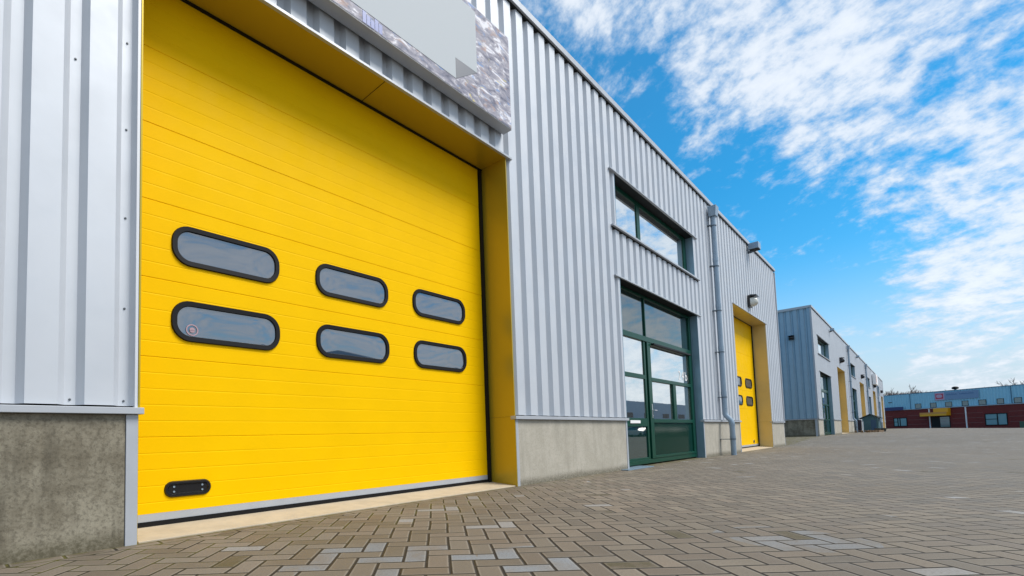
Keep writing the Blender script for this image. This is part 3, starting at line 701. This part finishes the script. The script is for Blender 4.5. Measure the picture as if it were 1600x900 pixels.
bd = MB(); bd.add([(0,0,0),(0.05,0,0),(0.05,0.26,0),(0,0.26,0),(0.15,0,1.0),(0.20,0,1.0),(0.20,0.26,1.0),(0.15,0.26,1.0)], [(0,3,2,1),(4,5,6,7),(0,1,5,4),(1,2,6,5),(2,3,7,6),(3,0,4,7)])
o = bd.build('board', mat('dark_board', (0.03, 0.02, 0.03), 0.7), loc=(53.0, -0.32, 0.21)); tag(o, 'dark upright board leaning at the left side of the teal shed', 'board')
bd = MB(); bd.add([(0,0,0),(0.04,0,0),(0.04,0.10,0),(0,0.10,0),(0.15,0,0.85),(0.19,0,0.85),(0.19,0.10,0.85),(0.15,0.10,0.85)], [(0,3,2,1),(4,5,6,7),(0,1,5,4),(1,2,6,5),(2,3,7,6),(3,0,4,7)])
o = bd.build('plank', m_white, loc=(52.9, -0.44, 0.21)); tag(o, 'narrow white plank leaning between the dark board and the teal shed', 'plank')
pb = MB(); n = 14
pb.cyl((0,0,0),(0,0,0.26),0.15,0.21,n=14); pb.cyl((0,0,0.26),(0,0,0.29),0.225,n=14)
for k, (x, y) in enumerate(((52.3, -1.32), (52.9, -1.62))):
    o = pb.build('planter', mat('dark_pot', (0.05, 0.05, 0.045), 0.7), loc=(x, y, 0.20)); tag(o, ['small dark pot at the right foot of the teal shed', 'small dark pot standing rightmost by the teal shed, clear of its wall'][k], 'pot', 'dark pots by the shed')

# ------------------------------------------------------------------ brick and blue-metal building across the end of the yard
TH = math.atan2(-0.83533, -0.54975)
br = empty('brick_building', (126.0, 1.26, 0.0), TH, 'low dark red brick building with blue metal upper storey across the far yard end', 'building')
SL = -8.0; SR = 27.0
up = MB(); up.box(SL, SR, 0.06, 12, 3.5, 6.28); up.build('upper_wall', m_bclad, br)
cl = MB(); 
q = MB(); sheet(q, SL, SR, 3.58, 6.3, phase=0.0, pitch=0.4, depth=0.05, cw=0.2, sw=0.05); q.build('upper_cladding', m_bclad, br)
MB().box(SL-0.05, SR+0.05, -0.05, 0.3, 6.3, 6.40).build('roof_flashing', m_bclad2, br)
MB().box(SL, SR, -0.42, 0.05, 3.44, 3.55).build('storey_flashing', mat('pale_flashing', (0.35, 0.38, 0.42), 0.5), br)
low = MB(); low.box(SL, SR, -0.3, 12, -1.0, 3.42); low.build('brick_wall', m_brick, br)
m_band = mat('pale_mortar_band', (0.22, 0.10, 0.09), 0.8)
bb = MB()
for a, c in ((SL, 1.6), (4.1, 7.0), (10.6, 14.7), (17.8, SR)):
    for z in (2.35, 1.55, 0.75): bb.box(a, c, -0.31, -0.299, z, z+0.05)
bb.build('string_course', m_band, br)
m_bw = mat('teal_glass', (0.04, 0.14, 0.16), 0.05, ior=1.9)
m_blinds = mat('pale_blinds', (0.18, 0.33, 0.36), 0.5)
for a, c in ((5.2, 6.15), (7.5, 8.4), (9.65, 10.6), (11.95, 12.8), (14.1, 15.05), (16.35, 17.2), (18.35, 19.25), (20.6, 21.5), (23.0, 23.9)):
    fr = MB(); z0, z1 = 3.60, 4.45
    fr.box(a, c, -0.03, 0.04, z0, z0+0.06); fr.box(a, c, -0.03, 0.04, z1-0.06, z1); fr.box(a, a+0.06, -0.03, 0.04, z0+0.061, z1-0.061); fr.box(c-0.06, c, -0.03, 0.04, z0+0.061, z1-0.061)
    f = fr.build('window', m_dark, br); MB().box(a+0.061, c-0.061, -0.015, 0.03, z0+0.061, z1-0.061).build('pane', m_bw, f)
for a, c, z0, z1, mu in ((1.75, 3.95, 0.45, 2.05, (2.4, 2.75)), (14.9, 17.6, 0.25, 2.15, (16.35,)), (20.2, 22.9, 0.25, 2.15, (21.6,))):
    fr = MB(); fr.box(a, c, -0.36, -0.301, z0, z0+0.12); fr.box(a, c, -0.36, -0.301, z1-0.12, z1); fr.box(a, a+0.1, -0.36, -0.301, z0+0.121, z1-0.121); fr.box(c-0.1, c, -0.36, -0.301, z0+0.121, z1-0.121)
    for x in mu: fr.box(x, x+0.14, -0.355, -0.301, z0+0.121, z1-0.121)
    fr.box(a+0.101, mu[0]-0.001, -0.35, -0.301, (z0+z1)/2, (z0+z1)/2+0.09)
    f = fr.build('window', m_dark, br); MB().box(a+0.101, c-0.101, -0.32, -0.303, z0+0.121, z1-0.121).build('pane', m_blinds, f)
# recessed entrance, shown by its dark glazing, with the yellow canopy above
en = MB().box(7.65, 10.35, -0.33, -0.302, -0.5, 2.02).build('entrance', m_dark, br)
MB().box(8.95, 10.25, -0.345, -0.331, 0.2, 1.9).build('entrance_glass', m_bw, en)
for z in (0.6, 1.1, 1.6): MB().box(8.95, 10.25, -0.352, -0.346, z, z+0.05).build('entrance_rail', m_dgrey, en)
m_cy = mat('canopy_yellow', (0.75, 0.36, 0.01), 0.5); m_cy2 = mat('canopy_orange', (0.60, 0.26, 0.05), 0.5)
can = MB().box(6.65, 10.5, -1.3, -0.301, 2.12, 2.72).build('canopy', m_cy, br)
MB().box(6.64, 10.51, -1.31, -1.301, 2.45, 2.75).build('canopy_fascia', m_cy2, can)
MB().box(8.42, 10.5, -0.9, -0.301, 2.73, 3.42).build('canopy_back', m_cy, can)
for x in (7.48, 12.55): MB().box(x-0.07, x+0.07, -0.42, -0.301, -0.5, 3.40).build('white_post', m_white, br)
for x in (4.5, 18.1): MB().box(x-0.05, x+0.05, -0.06, -0.001, 3.56, 6.29).build('downpipe', m_bclad2, br)
MB().box(0.26, 3.55, -0.47, -0.421, 3.45, 4.05).build('navy_fascia', mat('navy', (0.02, 0.035, 0.14), 0.5), br)
MB().box(0.9, 1.5, -0.05, -0.001, 4.9, 5.08).build('wall_vent', m_dgrey, br)
MB().box(18.9, 20.2, -0.34, -0.302, -0.6, 0.75).build('side_hatch', mat('moss_green', (0.06, 0.11, 0.07), 0.7), br)
# its sign: pale board, red framed oval mark, two lines of lettering too small to read (drawn as strokes of that size)
sgb = empty('signboard', (br.location.x, br.location.y, 0), TH, 'long pale blue sign with red framed mark, high on the brick building', 'sign')
m_pb = mat('pale_blue_board', (0.17, 0.27, 0.42), 0.5); m_red = mat('sign_red', (0.45, 0.03, 0.07), 0.5); m_pink = mat('sign_pink', (0.50, 0.33, 0.45), 0.5); m_dbl = mat('sign_letters', (0.07, 0.15, 0.30), 0.5)
MB().box(8.3, 14.25, -0.14, -0.06, 4.78, 6.12).build('board', m_pb, sgb)
MB().box(8.34, 9.70, -0.146, -0.141, 4.82, 6.08).build('logo_field', m_pink, sgb)
MB().extrude_xz(rr_outline(9.0, 5.46, 1.10, 0.86, 0.06), -0.152, -0.147).build('logo_frame', m_red, sgb)
MB().extrude_xz(rr_outline(8.98, 5.50, 0.86, 0.58, 0.28), -0.158, -0.153).build('logo_oval', m_pink, sgb)
MB().box(9.36, 9.52, -0.158, -0.153, 5.06, 5.2).build('logo_dot', m_red, sgb)
lt = MB(); x = 9.95
rr = random.Random(3)
while x < 13.6:
    w_ = rr.uniform(0.06, 0.12)
    if abs(x-11.6) > 0.12: lt.box(x, x+w_, -0.146, -0.141, 5.56, 5.56+rr.choice((0.16, 0.20, 0.22)))
    x += w_+0.045
lt.build('lettering', m_dbl, sgb)
# round ventilator on the roof: a dark dish like drum
vt = empty('roof_ventilator', (126.0-0.54975*10.85+0.83533*0.6, 1.26-0.83533*10.85-0.54975*0.6, 6.36), TH, 'dark round ventilator on the roof edge of the brick building', 'ventilator')
b = MB(); b.cyl((0,0,0),(0,0,0.16),0.16,n=12); b.build('neck', m_dgrey, vt)
b = MB()
prof = [(0.16,0.14),(0.36,0.20),(0.45,0.33),(0.42,0.48),(0.26,0.60),(0.0,0.64)]
n = 18; vs = [(r_*math.cos(2*PI*i/n), r_*math.sin(2*PI*i/n), z) for r_, z in prof for i in range(n)]
b.add(vs, [(q*n+i, q*n+(i+1) % n, (q+1)*n+(i+1) % n, (q+1)*n+i) for q in range(len(prof)-1) for i in range(n)], True); b.build('hood', m_black, vt)

# ------------------------------------------------------------------ bare trees beyond
m_bark = mat('winter_bark', (0.14, 0.10, 0.085), 0.9)
def bare_tree(x, y, h, seed, label, group='bare trees beyond the brick building'):
    rnd = random.Random(seed); root = empty('bare_tree', (x, y, 0), rnd.random()*6, label, 'tree', group)
    tr = MB(); tw = MB()
    tr.cyl((0,0,-0.5),(0,0,h*0.35),0.20,0.14,n=8,cap=False)
    def grow(p, d, l, r, lev, mb):
        q = p + d*l; mb.cyl(p, q, r, r*0.65, n=5 if lev > 2 else 4, cap=False)
        if lev == 0: return
        for k in range(3 if lev > 1 else 4):
            a = rnd.uniform(0, 2*PI); s = rnd.uniform(0.35, 0.75)
            o = d.orthogonal().normalized(); o2 = d.cross(o)
            nd = (d + (o*math.cos(a)+o2*math.sin(a))*s + Vector((0,0,0.12))).normalized()
            grow(p + d*l*rnd.uniform(0.6, 1.0), nd, l*rnd.uniform(0.55, 0.8), max(r*0.55, 0.022), lev-1, tw)
    for k in range(5):
        a = k*2*PI/5 + rnd.random(); d = Vector((math.cos(a)*0.5, math.sin(a)*0.5, 1)).normalized()
        grow(Vector((0,0,h*rnd.uniform(0.24, 0.35))), d, h*0.24, 0.09, 4, tw)
    tr.build('trunk', m_bark, root); tw.build('crown', m_bark, root)
tl = ['bare winter tree rising leftmost beyond the brick building, next to the second hall', 'bare winter tree second from the left beyond the brick building roof', 'wide bare winter tree in the middle of those beyond the brick building roof', 'bare winter tree nearest the roof ventilator beyond the brick building',
      'tip of a bare tree just showing over the roof right of the round ventilator', 'bare tree crown showing over the roof at the right edge of the picture']
for i, (px_, dist, h) in enumerate(((1390, 150, 9.6), (1398, 150, 10.4), (1417, 150, 10.3), (1431, 150, 10.0), (1508, 135, 8.6), (1603, 125, 9.3))):
    d = Vector((RX.x*(px_-684.93)/762.6+FW.x, RX.y*(px_-684.93)/762.6+FW.y)).normalized()
    bare_tree(d.x*dist, -3.92+d.y*dist, h, 40+i, tl[i])

# ------------------------------------------------------------------ what the glass mirrors: the row across the yard and cars before it
op = empty('opposite_warehouse', (0, 0, 0), 0, 'long blue metal warehouse across the yard, seen mirrored in the glass door', 'warehouse')
MB().box(20, 150, -60, -38.0, 1.2, 7.2).build('wall', m_bclad2, op)
MB().box(19.9, 150.1, -59.9, -37.9, -1, 1.19).build('plinth', m_concd, op)
for k in range(12):
    MB().box(24+k*10.2, 28+k*10.2, -38.0, -37.93, 3.8, 4.8).build('window', m_dark, op)
m_car = [mat('car_white', (0.7, 0.7, 0.7), 0.25, coat=0.5), mat('car_blue', (0.02, 0.06, 0.16), 0.25, coat=0.5), mat('car_black', (0.01, 0.01, 0.012), 0.2, coat=0.5)]
def car(x, y, rz, mt, label):
    t = empty('parked_car', (x, y, ground_z(x, y)), rz, label, 'car', 'cars parked across the yard')
    prof = [(-2.1, 0.3), (-2.15, 0.75), (-1.95, 0.92), (-1.2, 0.98), (1.0, 0.98), (1.95, 0.86), (2.15, 0.62), (2.15, 0.3)]
    b = MB(); b.extrude_xz(prof, -0.85, 0.85); b.build('body', mt, t, bevel=0.08, seg=3)
    g = MB(); g.add([(-1.75,-0.78,0.95),(1.05,-0.78,0.95),(1.05,0.78,0.95),(-1.75,0.78,0.95),(-1.25,-0.62,1.42),(0.3,-0.62,1.42),(0.3,0.62,1.42),(-1.25,0.62,1.42)], [(0,3,2,1),(4,5,6,7),(0,1,5,4),(1,2,6,5),(2,3,7,6),(3,0,4,7)])
    g.build('windows', m_glass, t, bevel=0.04, seg=2)
    MB().box(-1.2, 0.25, -0.6, 0.6, 1.41, 1.45).build('roof', mt, t, bevel=0.015)
    for sx in (-1.3, 1.35):
        for sy in (-1, 1): MB().cyl((sx, sy*0.68, 0.32), (sx, sy*0.88, 0.32), 0.32, n=20).build('wheel', m_black, t)
for k, (x, mi, l) in enumerate(((72, 0, 'white car parked across the yard, mirrored in the lower glass beside the door handle'), (79, 1, 'dark blue car parked across the yard between the white car and the black cars'), (86, 2, 'black car parked next to the dark blue car across the yard'), (94, 2, 'black car parked at the far end of the row across the yard'))):
    car(x, -27, 0.3, m_car[mi], l)
